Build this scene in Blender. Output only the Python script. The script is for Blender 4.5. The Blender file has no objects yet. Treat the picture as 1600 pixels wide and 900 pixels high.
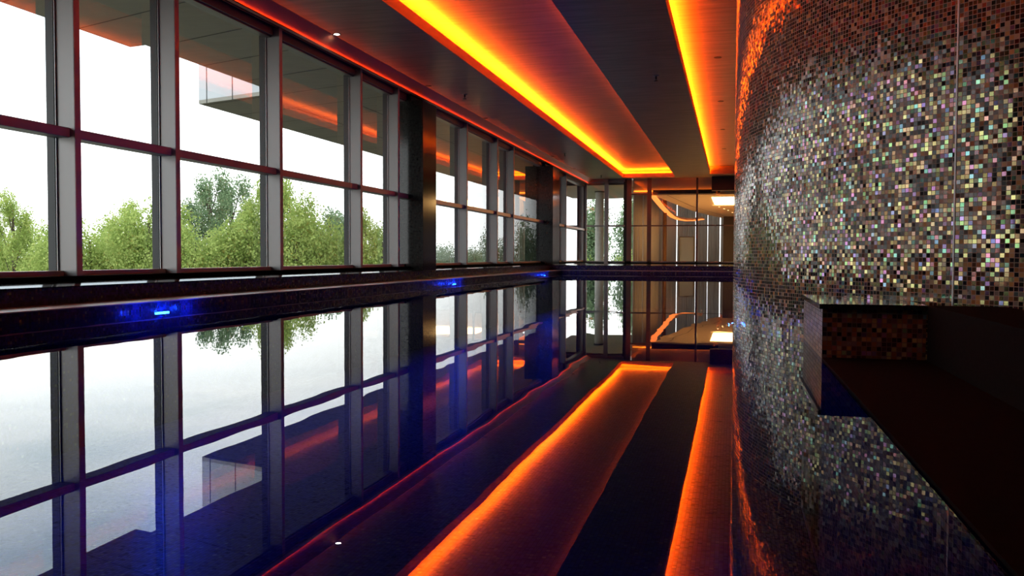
import bpy, bmesh, math, random
import numpy as np
from mathutils import Vector, Matrix
random.seed(7)
S = bpy.context.scene
COL = S.collection
PI = math.pi

# ------------------------------------------------------------------ helpers
ORG = {}

def tag(o, label=None, cat=None, group=None, kind=None):
    if label: o['label'] = label
    if cat: o['category'] = cat
    if group: o['group'] = group
    if kind: o['kind'] = kind
    return o

def empty(name, loc, label=None, cat=None, group=None, kind=None):
    o = bpy.data.objects.new(name, None)
    o.location = loc
    o.empty_display_size = 0.2
    COL.objects.link(o)
    ORG[o] = Vector(loc)
    return tag(o, label, cat, group, kind)

class MB:
    """collects shapes in world coordinates; build() links them as one mesh object"""
    def __init__(self):
        self.bm = bmesh.new()
        self.uv = self.bm.loops.layers.uv.new('UVMap')
    def _uv(self, f, uvs):
        for l, q in zip(f.loops, uvs): l[self.uv].uv = q
    def autouv(self, f):
        n = f.normal
        ax = max(range(3), key=lambda i: abs(n[i]))
        for l in f.loops:
            c = l.vert.co
            l[self.uv].uv = ((c.y, c.z), (c.x, c.z), (c.x, c.y))[ax]
    def box(self, x0, x1, y0, y1, z0, z1, bevel=0, mi=0):
        x0, x1 = min(x0, x1), max(x0, x1); y0, y1 = min(y0, y1), max(y0, y1); z0, z1 = min(z0, z1), max(z0, z1)
        b = bmesh.new()
        v = [b.verts.new((x, y, z)) for x in (x0, x1) for y in (y0, y1) for z in (z0, z1)]
        for q in ((0, 1, 3, 2), (4, 6, 7, 5), (0, 4, 5, 1), (2, 3, 7, 6), (0, 2, 6, 4), (1, 5, 7, 3)):
            b.faces.new([v[i] for i in q])
        if bevel:
            bmesh.ops.bevel(b, geom=b.edges[:], offset=bevel, segments=2, profile=0.7, affect='EDGES')
        self._merge(b, mi)
        return self
    def _merge(self, b, mi=0, smooth=False):
        b.normal_update()
        mp = {}
        for v in b.verts: mp[v] = self.bm.verts.new(v.co)
        for f in b.faces:
            try: nf = self.bm.faces.new([mp[v] for v in f.verts])
            except ValueError: continue
            nf.material_index = mi; nf.smooth = smooth
            nf.normal_update(); self.autouv(nf)
        b.free()
    def poly(self, pts, mi=0, uvs=None, smooth=False):
        f = self.bm.faces.new([self.bm.verts.new(p) for p in pts])
        f.material_index = mi; f.smooth = smooth
        f.normal_update()
        if uvs: self._uv(f, uvs)
        else: self.autouv(f)
        return f
    def prism(self, pts, z0, z1, mi=0, mi_side=None):
        """extrude a plan outline (counter-clockwise) from z0 to z1"""
        n = len(pts)
        self.poly([(x, y, z1) for x, y in pts], mi)
        self.poly([(x, y, z0) for x, y in reversed(pts)], mi)
        u = 0
        for i in range(n):
            (xa, ya), (xb, yb) = pts[i], pts[(i + 1) % n]
            d = math.hypot(xb - xa, yb - ya)
            self.poly([(xa, ya, z0), (xb, yb, z0), (xb, yb, z1), (xa, ya, z1)], mi if mi_side is None else mi_side,
                      [(u, z0), (u + d, z0), (u + d, z1), (u, z1)])
            u += d
        return self
    def section(self, prof, y0, y1, mi=0):
        """extrude an x-z profile (list of x,z) along y"""
        n = len(prof)
        a = [self.bm.verts.new((x, y0, z)) for x, z in prof]
        b = [self.bm.verts.new((x, y1, z)) for x, z in prof]
        fs = [self.bm.faces.new(a), self.bm.faces.new(b[::-1])]
        for i in range(n):
            j = (i + 1) % n
            fs.append(self.bm.faces.new((a[i], b[i], b[j], a[j])))
        bmesh.ops.recalc_face_normals(self.bm, faces=fs)
        for f in fs:
            f.material_index = mi; f.normal_update(); self.autouv(f)
        return self
    def lathe(self, prof, cx, cy, seg=32, mi=0, smooth=True):
        b = bmesh.new(); rings = []
        for r, z in prof:
            if r < 1e-5: rings.append([b.verts.new((cx, cy, z))])
            else: rings.append([b.verts.new((cx + r * math.cos(2 * PI * k / seg), cy + r * math.sin(2 * PI * k / seg), z)) for k in range(seg)])
        for A, B in zip(rings, rings[1:]):
            if len(A) == 1 and len(B) == 1: continue
            for k in range(seg):
                j = (k + 1) % seg
                if len(A) == 1: b.faces.new((A[0], B[j], B[k]))
                elif len(B) == 1: b.faces.new((A[k], A[j], B[0]))
                else: b.faces.new((A[k], A[j], B[j], B[k]))
        bmesh.ops.recalc_face_normals(b, faces=b.faces[:])
        self._merge(b, mi, smooth)
        return self
    def build(self, name, mats, parent=None, loc=None):
        me = bpy.data.meshes.new(name)
        off = ORG[parent] if parent else Vector(loc or (0, 0, 0))
        for v in self.bm.verts: v.co -= off
        self.bm.normal_update()
        self.bm.to_mesh(me); self.bm.free()
        for m in (mats if isinstance(mats, (list, tuple)) else [mats]): me.materials.append(m)
        o = bpy.data.objects.new(name, me)
        COL.objects.link(o)
        if parent: o.parent = parent
        elif loc: o.location = loc
        ORG[o] = off.copy()
        return o

def copy_tree(o, loc, parent=None):
    """a thing, its parts and their sub-parts"""
    c = o.copy(); COL.objects.link(c)
    if parent is None: c.location = loc
    else: c.parent = parent
    for ch in list(o.children): copy_tree(ch, None, c)
    return c

# ------------------------------------------------------------------ materials
def new_mat(name):
    m = bpy.data.materials.new(name); m.use_nodes = True
    nt = m.node_tree; nt.nodes.clear()
    out = nt.nodes.new('ShaderNodeOutputMaterial')
    return m, nt, out

def N(nt, t, **kw):
    n = nt.nodes.new(t)
    for k, v in kw.items():
        if k.startswith('i_'):
            key = k[2:]
            n.inputs[int(key) if key.isdigit() else key.replace('_', ' ')].default_value = v
        else: setattr(n, k, v)
    return n

def M(nt, op, a, b=None, c=None):
    n = nt.nodes.new('ShaderNodeMath'); n.operation = op
    for i, x in enumerate((a, b, c)):
        if x is None: continue
        if hasattr(x, 'is_output'): nt.links.new(x, n.inputs[i])
        else: n.inputs[i].default_value = x
    return n.outputs[0]

def plain(name, col, rough=0.5, metal=0.0, spec=0.5, noise=0.0, scale=6.0, stretch=(1, 1, 1), coat=0.0):
    m, nt, out = new_mat(name)
    p = N(nt, 'ShaderNodeBsdfPrincipled')
    p.inputs['Base Color'].default_value = (*col, 1)
    p.inputs['Roughness'].default_value = rough
    p.inputs['Metallic'].default_value = metal
    p.inputs['Specular IOR Level'].default_value = spec
    p.inputs['Coat Weight'].default_value = coat
    if noise:
        tc = N(nt, 'ShaderNodeTexCoord'); mp = N(nt, 'ShaderNodeMapping')
        mp.inputs['Scale'].default_value = stretch
        nt.links.new(tc.outputs['Object'], mp.inputs['Vector'])
        nz = N(nt, 'ShaderNodeTexNoise'); nz.inputs['Scale'].default_value = scale; nz.inputs['Detail'].default_value = 6
        nt.links.new(mp.outputs[0], nz.inputs['Vector'])
        r = N(nt, 'ShaderNodeMapRange'); r.inputs[1].default_value = .3; r.inputs[2].default_value = .7
        r.inputs[3].default_value = 1 - noise; r.inputs[4].default_value = 1 + noise
        nt.links.new(nz.outputs['Fac'], r.inputs[0])
        mx = N(nt, 'ShaderNodeVectorMath', operation='SCALE')
        mx.inputs[0].default_value = col
        nt.links.new(r.outputs[0], mx.inputs['Scale'])
        nt.links.new(mx.outputs[0], p.inputs['Base Color'])
    nt.links.new(p.outputs[0], out.inputs[0])
    return m

def emit(name, col, strength):
    m, nt, out = new_mat(name)
    e = N(nt, 'ShaderNodeEmission'); e.inputs[0].default_value = (*col, 1); e.inputs[1].default_value = strength
    nt.links.new(e.outputs[0], out.inputs[0])
    return m

def glassy(name, ior, tint, boost=1.0, rough=0.0):
    """thin pane: Fresnel reflection over a clear, slightly tinted sheet"""
    m, nt, out = new_mat(name)
    fr = N(nt, 'ShaderNodeFresnel'); fr.inputs[0].default_value = ior
    t = N(nt, 'ShaderNodeBsdfTransparent'); t.inputs[0].default_value = (*tint, 1)
    g = N(nt, 'ShaderNodeBsdfGlossy'); g.inputs['Roughness'].default_value = rough
    mx = N(nt, 'ShaderNodeMixShader')
    f = M(nt, 'MINIMUM', M(nt, 'MULTIPLY', fr.outputs[0], boost), 1.0)
    nt.links.new(f, mx.inputs[0]); nt.links.new(t.outputs[0], mx.inputs[1]); nt.links.new(g.outputs[0], mx.inputs[2])
    nt.links.new(mx.outputs[0], out.inputs[0])
    return m

def tiles(name, pitch, ramp, grout, groutw=.07, tilt=.1, rough=.18, metal=.5, iris=.5, spec=.6):
    """square glass mosaic: one colour, tilt and tint per tile, matt joints"""
    m, nt, out = new_mat(name)
    L = nt.links.new
    tc = N(nt, 'ShaderNodeTexCoord')
    sc = N(nt, 'ShaderNodeVectorMath', operation='SCALE'); sc.inputs['Scale'].default_value = 1 / pitch
    L(tc.outputs['UV'], sc.inputs[0])
    fl = N(nt, 'ShaderNodeVectorMath', operation='FLOOR'); L(sc.outputs[0], fl.inputs[0])
    fc = N(nt, 'ShaderNodeVectorMath', operation='FRACTION'); L(sc.outputs[0], fc.inputs[0])
    wn = N(nt, 'ShaderNodeTexWhiteNoise', noise_dimensions='2D'); L(fl.outputs[0], wn.inputs['Vector'])
    of = N(nt, 'ShaderNodeVectorMath', operation='ADD'); of.inputs[1].default_value = (37.3, 91.7, 0); L(fl.outputs[0], of.inputs[0])
    wn2 = N(nt, 'ShaderNodeTexWhiteNoise', noise_dimensions='2D'); L(of.outputs[0], wn2.inputs['Vector'])
    sx = N(nt, 'ShaderNodeSeparateXYZ'); L(fc.outputs[0], sx.inputs[0])
    dx = M(nt, 'MINIMUM', sx.outputs[0], M(nt, 'SUBTRACT', 1.0, sx.outputs[0]))
    dy = M(nt, 'MINIMUM', sx.outputs[1], M(nt, 'SUBTRACT', 1.0, sx.outputs[1]))
    tile = M(nt, 'GREATER_THAN', M(nt, 'MINIMUM', dx, dy), groutw)
    cr = N(nt, 'ShaderNodeValToRGB'); cr.color_ramp.interpolation = 'CONSTANT'
    el = cr.color_ramp.elements
    while len(el) > 1: el.remove(el[-1])
    el[0].position = 0; el[0].color = (*ramp[0][1], 1)
    for p_, c_ in ramp[1:]:
        e = el.new(p_); e.color = (*c_, 1)
    L(wn.outputs['Value'], cr.inputs[0])
    # pearly tint of the glass
    hs = N(nt, 'ShaderNodeCombineColor', mode='HSV')
    s2 = N(nt, 'ShaderNodeSeparateColor'); L(wn2.outputs['Color'], s2.inputs[0])
    far_ = M(nt, 'GREATER_THAN', s2.outputs[0], .4)
    warm_ = M(nt, 'MULTIPLY_ADD', s2.outputs[0], .3, .06)
    any_ = M(nt, 'MULTIPLY_ADD', s2.outputs[0], 1.667, -.667)
    L(M(nt, 'ADD', M(nt, 'MULTIPLY', far_, any_), M(nt, 'MULTIPLY', M(nt, 'SUBTRACT', 1.0, far_), warm_)), hs.inputs[0]); hs.inputs[1].default_value = .6
    L(M(nt, 'MULTIPLY_ADD', M(nt, 'MULTIPLY', s2.outputs[1], s2.outputs[1]), .40, .045), hs.inputs[2])
    isf = M(nt, 'MULTIPLY', M(nt, 'GREATER_THAN', s2.outputs[2], 1 - iris), M(nt, 'GREATER_THAN', wn.outputs['Value'], .22))
    mc = N(nt, 'ShaderNodeMix', data_type='RGBA'); L(M(nt, 'MULTIPLY', isf, .75), mc.inputs[0])
    L(cr.outputs[0], mc.inputs[6]); L(hs.outputs[0], mc.inputs[7])
    # each tile sits a little out of true
    ge = N(nt, 'ShaderNodeNewGeometry')
    sb = N(nt, 'ShaderNodeVectorMath', operation='SUBTRACT'); L(wn2.outputs['Color'], sb.inputs[0]); sb.inputs[1].default_value = (.5, .5, .5)
    ss = N(nt, 'ShaderNodeVectorMath', operation='SCALE'); L(sb.outputs[0], ss.inputs[0]); ss.inputs['Scale'].default_value = tilt
    ad = N(nt, 'ShaderNodeVectorMath', operation='ADD'); L(ge.outputs['Normal'], ad.inputs[0]); L(ss.outputs[0], ad.inputs[1])
    nm = N(nt, 'ShaderNodeVectorMath', operation='NORMALIZE'); L(ad.outputs[0], nm.inputs[0])
    p = N(nt, 'ShaderNodeBsdfPrincipled')
    L(mc.outputs[2], p.inputs['Base Color']); L(nm.outputs[0], p.inputs['Normal'])
    p.inputs['Roughness'].default_value = rough
    L(M(nt, 'MULTIPLY', isf, metal), p.inputs['Metallic'])
    L(M(nt, 'MULTIPLY', s2.outputs[0], spec), p.inputs['Specular IOR Level'])
    g = N(nt, 'ShaderNodeBsdfPrincipled'); g.inputs['Base Color'].default_value = (*grout, 1); g.inputs['Roughness'].default_value = .8; g.inputs['Specular IOR Level'].default_value = .08
    mx = N(nt, 'ShaderNodeMixShader'); L(tile, mx.inputs[0]); L(g.outputs[0], mx.inputs[1]); L(p.outputs[0], mx.inputs[2])
    L(mx.outputs[0], out.inputs[0])
    return m

mt = {}
mt['alu'] = plain('anodised aluminium', (.235, .22, .215), .42, .6, .5)
mt['cap'] = plain('orange-lit aluminium front', (.72, .50, .42), .38, .3, .5)  # orange cove light on fin and rail fronts, painted as a paler pinkish colour
mt['gasket'] = plain('black gasket', (.012, .012, .013), .5)
mt['alu_light'] = plain('bright glazing bead', (.62, .62, .62), .35, .6)
mt['granite'] = plain('polished black granite', (.018, .017, .016), .1, 0, .5, .5, 60)
mt['granite_clad'] = plain('polished granite cladding', (.02, .019, .018), .12, 0, .55, .45, 18)
mt['blackstone'] = plain('matt black stone', (.004, .004, .004), .85, 0, .02, .3, 30)
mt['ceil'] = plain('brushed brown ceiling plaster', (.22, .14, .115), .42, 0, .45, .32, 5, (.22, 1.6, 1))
mt['band'] = plain('ceiling band paint with orange glow', (.78, .27, .15), .4, 0, .4)  # red of the orange light on the band is put into this colour
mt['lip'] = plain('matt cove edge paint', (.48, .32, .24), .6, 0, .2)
mt['soffit'] = plain('soffit panel', (.30, .285, .24), .6, 0, .3, .06, 2)
mt['joint'] = plain('dark panel joint', (.03, .03, .028), .7)
mt['fascia'] = plain('white fascia panel', (.5, .52, .54), .35)
mt['concrete'] = plain('pale column plaster', (.42, .40, .36), .6, 0, .3, .08, 4)
mt['palestone'] = plain('pale tread stone', (.42, .38, .35), .35, 0, .5, .1, 20)
mt['black'] = plain('black metal', (.006, .006, .006), .5, 0, .3)
mt['brown'] = plain('brown steel frame', (.11, .06, .045), .4, .2)
mt['curtain'] = plain('taupe curtain cloth', (.27, .235, .2), .85, 0, .1, .1, 3, (6, 6, .2))
mc_, nt, out = new_mat('taupe curtain cloth')
d_ = N(nt, 'ShaderNodeBsdfDiffuse'); d_.inputs[0].default_value = (.5, .45, .4, 1)
t_ = N(nt, 'ShaderNodeBsdfTranslucent'); t_.inputs[0].default_value = (.5, .45, .4, 1)
m_ = N(nt, 'ShaderNodeMixShader'); m_.inputs[0].default_value = .45
nt.links.new(d_.outputs[0], m_.inputs[1]); nt.links.new(t_.outputs[0], m_.inputs[2]); nt.links.new(m_.outputs[0], out.inputs[0])
mt['curtain'] = mc_
mt['wood'] = plain('stained wood', (.17, .075, .032), .45, 0, .4, .25, 5, (6, 6, .6))
mt['darkwood'] = plain('dark wood panel', (.055, .033, .022), .45, 0, .4, .25, 5, (6, 6, .6))
mt['cream'] = plain('cream ceiling paint', (.62, .5, .38), .6, 0, .3)
mt['paper'] = plain('dark wall paint', (.06, .052, .048), .7, 0, .3)
mt['grass'] = plain('meadow grass', (.16, .15, .11), .9, 0, .1, .3, .4)
mt['bark'] = plain('tree bark', (.1, .08, .06), .9, 0, .1, .3, 8)
mt['glass'] = glassy('window glass', 1.52, (.93, .96, .95), 3.0)
mt['glass_in'] = glassy('partition glass', 1.5, (.9, .92, .92), 1.3)
mt['led'] = emit('orange light strip', (1.0, .11, .002), 150.0)
mt['led_soft'] = emit('soft orange light strip', (1.0, .115, .002), 20.0)
mt['led_edge'] = emit('orange edge light line', (1.0, .10, .014), 13.0)
mt['led_room'] = emit('orange lounge light strip', (1.0, .2, .012), 7.0)
mt['panel_light'] = emit('warm ceiling light panel', (1.0, .58, .2), 16.0)
mt['spot_on'] = emit('lit white lamp', (1, .97, .9), 22)
mt['spot_warm'] = emit('lit warm lamp', (1, .6, .25), 9)
mt['blue_led'] = emit('blue lamp lens', (.05, .28, 1.0), 70)
RAMP = [(0, (.007, .006, .006)), (.22, (.045, .023, .012)), (.42, (.17, .08, .028)), (.6, (.27, .165, .06)),
        (.74, (.12, .11, .095)), (.86, (.24, .2, .12)), (.95, (.2, .09, .05))]
mt['mosaic'] = tiles('pearly bronze glass mosaic', .0292, RAMP, (.24, .20, .155), .065, .07, .09, .8, .62, .34)
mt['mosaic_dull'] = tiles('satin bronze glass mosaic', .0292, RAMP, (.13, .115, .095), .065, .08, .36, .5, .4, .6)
BLUE = [(0, (.014, .012, .035)), (.35, (.025, .022, .085)), (.7, (.042, .034, .13)), (.945, (.12, .085, .05)), (.975, (.16, .2, .13))]
BASIN = [(0, (.014, .015, .06)), (.35, (.022, .024, .11)), (.7, (.03, .03, .15)), (.955, (.10, .09, .07)), (.98, (.16, .2, .13))]
mt['basin'] = tiles('blue pool mosaic', .0292, BASIN, (.03, .03, .06), .06, .06, .35, .5, .01, .3)
mt['bluemosaic'] = tiles('navy glass mosaic', .0292, BLUE, (.03, .028, .045), .06, .06, .25, .6, .02, .5)

def make_water():
    m, nt, out = new_mat('pool water'); L = nt.links.new
    tc = N(nt, 'ShaderNodeTexCoord')
    n1 = N(nt, 'ShaderNodeTexNoise'); n1.inputs['Scale'].default_value = .9; n1.inputs['Detail'].default_value = 2
    L(tc.outputs['Object'], n1.inputs['Vector'])
    bp = N(nt, 'ShaderNodeBump'); bp.inputs['Strength'].default_value = .025; bp.inputs['Distance'].default_value = .05
    L(n1.outputs['Fac'], bp.inputs['Height'])
    fr = N(nt, 'ShaderNodeFresnel'); fr.inputs[0].default_value = 1.36; L(bp.outputs[0], fr.inputs[1])
    t = N(nt, 'ShaderNodeBsdfTransparent'); t.inputs[0].default_value = (.22, .38, .95, 1)
    g = N(nt, 'ShaderNodeBsdfGlossy'); g.inputs['Roughness'].default_value = 0.0; L(bp.outputs[0], g.inputs['Normal'])
    mx = N(nt, 'ShaderNodeMixShader'); L(fr.outputs[0], mx.inputs[0]); L(t.outputs[0], mx.inputs[1]); L(g.outputs[0], mx.inputs[2])
    L(mx.outputs[0], out.inputs[0])
    return m
mt['water'] = make_water()

def leaf_mat(name, c1, c2):
    m, nt, out = new_mat(name); L = nt.links.new
    tc = N(nt, 'ShaderNodeTexCoord')
    n1 = N(nt, 'ShaderNodeTexNoise'); n1.inputs['Scale'].default_value = 1.7; n1.inputs['Detail'].default_value = 3
    L(tc.outputs['Object'], n1.inputs['Vector'])
    cr = N(nt, 'ShaderNodeValToRGB'); cr.color_ramp.elements[0].position = .35; cr.color_ramp.elements[1].position = .65
    cr.color_ramp.elements[0].color = (*c1, 1); cr.color_ramp.elements[1].color = (*c2, 1)
    L(n1.outputs['Fac'], cr.inputs[0])
    d = N(nt, 'ShaderNodeBsdfDiffuse'); L(cr.outputs[0], d.inputs[0])
    t = N(nt, 'ShaderNodeBsdfTranslucent'); L(cr.outputs[0], t.inputs[0])
    mx = N(nt, 'ShaderNodeMixShader'); mx.inputs[0].default_value = .4
    L(d.outputs[0], mx.inputs[1]); L(t.outputs[0], mx.inputs[2]); L(mx.outputs[0], out.inputs[0])
    return m
mt['leaf_a'] = leaf_mat('bright green leaves', (.24, .33, .08), (.48, .56, .18))
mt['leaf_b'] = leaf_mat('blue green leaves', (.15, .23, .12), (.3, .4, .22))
mt['leaf_c'] = leaf_mat('pale distant leaves', (.26, .33, .22), (.38, .46, .3))

# ------------------------------------------------------------------ dimensions (metres, water surface z = 0)
EYE = .64
GX = -7.5                      # glass line of the long window wall
YE = 45.5                      # glass line of the far end wall
ZD = .30                       # deck
ZC = 4.603                     # underside of the dark ceiling panels
ZR = 4.98                      # underside of the raised ceiling
PX0, PX1, PY0, PY1 = -6.5, .56, 1.2, 34.4   # pool
CCX, CCY, CR = 4.95, 9.62, 4.93              # round mosaic drum

# ------------------------------------------------------------------ camera
cam = bpy.data.cameras.new('camera')
co = bpy.data.objects.new('camera', cam); COL.objects.link(co)
f = 1391.0
dY = Vector((343, -48, f)).normalized()
k = -.0034
dn = Vector((k, 1, -(343 * k - 48) / f)); dn = (dn - dY * dn.dot(dY)).normalized()
dX = dn.cross(dY).normalized()
if dX.x < 0: dX = -dX
up = -dn
right = Vector((dX.x, dY.x, up.x)); down = Vector((dX.y, dY.y, up.y)); fwd = Vector((dX.z, dY.z, up.z))
mw = Matrix((( right.x, -down.x, -fwd.x, 0), (right.y, -down.y, -fwd.y, 0), (right.z, -down.z, -fwd.z, EYE), (0, 0, 0, 1)))
co.matrix_world = mw
cam.sensor_width = 36; cam.lens = 36 * f / 1600
cam.clip_end = 1000; cam.clip_start = .05
S.camera = co

# ------------------------------------------------------------------ sky
w = bpy.data.worlds.new('overcast sky'); S.world = w; w.use_nodes = True
nt = w.node_tree; nt.nodes.clear(); L = nt.links.new
out = N(nt, 'ShaderNodeOutputWorld'); bg = N(nt, 'ShaderNodeBackground')
tc = N(nt, 'ShaderNodeTexCoord'); sp = N(nt, 'ShaderNodeSeparateXYZ'); L(tc.outputs['Generated'], sp.inputs[0])
# project the view direction onto a cloud layer overhead
zc = M(nt, 'MAXIMUM', sp.outputs[2], .04)
cv = N(nt, 'ShaderNodeCombineXYZ'); L(M(nt, 'DIVIDE', sp.outputs[0], zc), cv.inputs[0]); L(M(nt, 'DIVIDE', sp.outputs[1], zc), cv.inputs[1])
nz = N(nt, 'ShaderNodeTexNoise'); nz.inputs['Scale'].default_value = .55; nz.inputs['Detail'].default_value = 5; nz.inputs['Roughness'].default_value = .5
L(cv.outputs[0], nz.inputs['Vector'])
cr = N(nt, 'ShaderNodeValToRGB')
cr.color_ramp.elements[0].position = .36; cr.color_ramp.elements[0].color = (.52, .64, .74, 1)
cr.color_ramp.elements[1].position = .62; cr.color_ramp.elements[1].color = (.97, .985, 1, 1)
L(nz.outputs['Fac'], cr.inputs[0])
hz = N(nt, 'ShaderNodeMapRange'); hz.inputs[1].default_value = .10; hz.inputs[2].default_value = .24; hz.inputs[3].default_value = 0; hz.inputs[4].default_value = 1
L(sp.outputs[2], hz.inputs[0])
mx = N(nt, 'ShaderNodeMix', data_type='RGBA'); L(hz.outputs[0], mx.inputs[0])
mx.inputs[6].default_value = (.98, 1, 1, 1); L(cr.outputs[0], mx.inputs[7])
L(mx.outputs[2], bg.inputs[0]); bg.inputs[1].default_value = 2.8
L(bg.outputs[0], out.inputs[0])

# ------------------------------------------------------------------ pool
b = MB()
b.box(PX0, PX1 , PY0, PY1, -1.5, -1.35)
b.box(PX0 - .3, PX0, PY0 - .3, PY1 + .3, -1.5, -.02); b.box(PX1, PX1 + .3, PY0 - .3, PY1 + .3, -1.5, -.02)
b.box(PX0, PX1, PY0 - .3, PY0, -1.5, -.02); b.box(PX0, PX1, PY1, PY1 + .3, -1.5, -.02)
tag(b.build('pool_basin', mt['basin']), 'sunken basin of dark blue mosaic under the pool water', 'pool', kind='structure')

b = MB(); b.poly([(PX0, PY0, 0), (PX1, PY0, 0), (PX1, PY1, 0), (PX0, PY1, 0)])
tag(b.build('pool_water', mt['water']), 'still dark blue pool water mirroring windows and orange ceiling lights', 'water', kind='structure')

# stepped surround along the windows and the far end: mosaic risers, a pale tread, polished sill
X1_, Y1_, ZTR = -7.05, PY1 + .55, .108
st = empty('pool_steps', (PX0, PY1, 0), 'low dark mosaic step with pale tread between the pool and the windows', 'steps', kind='structure')
def L_tier(xi, yi, xo, yo, z0, z1, name, mat):
    bb = MB()
    bb.box(xo, xi, -3, yo, z0, z1)                      # along the window side
    bb.box(xi, 5.0, yi, yo, z0, z1)                    # along the far end
    return bb.build(name, mat, st)
L_tier(PX0, PY1, X1_, Y1_, -.02, ZTR - .012, 'riser', mt['bluemosaic'])
L_tier(PX0 + .01, PY1 - .01, X1_, Y1_, ZTR - .012, ZTR, 'tread', mt['palestone'])
L_tier(X1_, Y1_, X1_ - .1, Y1_ + .1, -.02, ZD - .012, 'riser', mt['bluemosaic'])
b = MB(); b.section([(X1_ + .008, ZD - .012), (X1_ + .008, ZD), (-7.25, .354), (-7.62, .354), (-7.62, ZD - .012)], -3, YE)
b.build('sill', mt['granite'], st)
b = MB(); b.box(X1_ - .1, 5.0, Y1_ - .008, Y1_ + .1, ZD - .012, ZD + .001); b.build('edge', mt['granite'], st)
b = MB(); b.box(-7.62, -7.25, -3, YE, .355, .40, .003)
tag(b.build('trim_1', mt['blackstone']), 'low black stone kerb under the bottom rails of the windows', 'kerb', kind='structure')
b = MB(); b.box(X1_ - .2, 5.0, YE - .1, YE + .1, ZD, ZD + .062)
tag(b.build('trim_8', mt['blackstone']), 'low black stone kerb under the far end glazing', 'kerb', kind='structure')
b = MB(); b.box(X1_ - .1, 5.0, Y1_ + .1, YE + .2, .1, ZD); b.box(PX1, 5.0, 12.6, Y1_ + .1, -.02, ZD)
tag(b.build('floor', mt['granite']), 'polished black granite floor between pool step and far end glazing', 'floor', kind='structure')

# right hand side: low wet ledge, mosaic block, wing wall
b = MB(); b.box(PX1, 1.165, -3, 5.9, -.02, .012); b.box(-7.9, 5.0, -5, -3, -.02, .012); b.box(PX0, PX1, -3, PY0, -.02, .012)
tag(b.build('floor_ledge', mt['blackstone']), 'black granite ledge almost level with the water beside the mosaic block', 'floor', kind='structure')
r = empty('mosaic_block', (1.0, 6.6, 0), 'low mosaic block with black stone top against the round column', 'block')
def arc_back(x0, y0, x1):
    pts = [(x0, y0), (x1, y0)]
    for q in range(9):
        x = x1 + (x0 - x1) * q / 8
        pts.append((x, CCY - math.sqrt(CR ** 2 - (CCX - x) ** 2) + .004))
    return pts
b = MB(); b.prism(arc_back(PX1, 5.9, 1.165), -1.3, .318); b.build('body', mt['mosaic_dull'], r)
b = MB(); b.prism(arc_back(PX1 - .02, 5.87, 1.165), .318, .35); b.build('coping', mt['granite'], r)
b = MB(); b.box(1.165, 1.6, -3, 5.868, -.02, .35, .004)
tag(b.build('wall_wing', mt['blackstone']), 'low black stone wall running forward from the mosaic block', 'wall', kind='structure')

# round mosaic drum
b = MB(); seg = 160
a0, a1 = PI / 2, 3 * PI / 2
for i in range(seg):
    t0 = a0 + (a1 - a0) * i / seg; t1 = a0 + (a1 - a0) * (i + 1) / seg
    p0 = (CCX + CR * math.cos(t0), CCY + CR * math.sin(t0)); p1 = (CCX + CR * math.cos(t1), CCY + CR * math.sin(t1))
    u0, u1 = CR * (t0 - a0), CR * (t1 - a0)
    b.poly([(*p0, -1.35), (*p1, -1.35), (*p1, ZR), (*p0, ZR)], 0, [(u0, -1.35), (u1, -1.35), (u1, ZR), (u0, ZR)], True)
bmesh.ops.remove_doubles(b.bm, verts=b.bm.verts[:], dist=1e-5)
r = empty('mosaic_column', (CCX - CR, CCY, -1.35), 'huge round column clad in pearly bronze mosaic beside the pool', 'column')
b.build('shaft', mt['mosaic'], r)
# vertical movement joint
b = MB(); ang = math.atan2(6.2 - CCY, 1.36 - CCX)
for rr, aw in ((CR + .003, .0011),):
    q = [(CCX + rr * math.cos(ang + s), CCY + rr * math.sin(ang + s)) for s in (-aw, aw)]
    qi = [(CCX + (CR - .01) * math.cos(ang + s), CCY + (CR - .01) * math.sin(ang + s)) for s in (-aw, aw)]
    b.prism([q[0], q[1], qi[1], qi[0]], .3, ZR)
bmesh.ops.recalc_face_normals(b.bm, faces=b.bm.faces[:])
b.build('corner_bead', mt['alu'], r)

# walls that close the hall behind and beside the camera
b = MB(); b.box(5.0, 5.2, -5, YE + .2, -1.5, ZR)
tag(b.build('wall_right', mt['paper']), 'dark plain wall behind the round mosaic column', 'wall', kind='structure')
b = MB(); b.box(-7.9, 5.2, -5.2, -5, -1.5, ZR)
tag(b.build('wall_back', mt['paper']), 'dark plain wall closing the near end of the hall', 'wall', kind='structure')

# ------------------------------------------------------------------ ceiling
b = MB(); b.box(-7.9, 5.2, -5.2, YE + .2, ZR, ZR + .15)
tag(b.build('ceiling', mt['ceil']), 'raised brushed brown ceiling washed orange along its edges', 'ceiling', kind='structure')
LX0, LX1, C1X0, C1X1, C2X0 = -6.975, -7.2, -5.31, -2.745, -1.04
C1Y1, C2Y1, ZF = 44.8, 43.7, 4.803
ZL = ZC + .03                 # floor of the troughs that hold the light strips
b = MB()
b.box(LX0, C1X0, -5, YE - .1, ZC, ZL); b.box(C1X0, C1X1, C1Y1, YE - .1, ZC, ZL)
b.box(LX0, C1X0 - .32, -5, YE - .1, ZL, ZR); b.box(C1X0 - .32, C1X1, C1Y1 + .32, YE - .1, ZL, ZR)
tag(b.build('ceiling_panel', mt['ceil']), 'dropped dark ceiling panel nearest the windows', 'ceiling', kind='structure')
b = MB()
b.box(C1X1, C2X0, -5, YE - .1, ZC, ZL); b.box(C1X1 + .32, C2X0 - .32, -5, YE - .1, ZL, ZR)
b.box(C2X0, 5.0, C2Y1, YE - .1, ZC, ZL); b.box(C2X0 - .32, 5.0, C2Y1 + .02, YE - .1, ZL, ZR)
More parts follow.
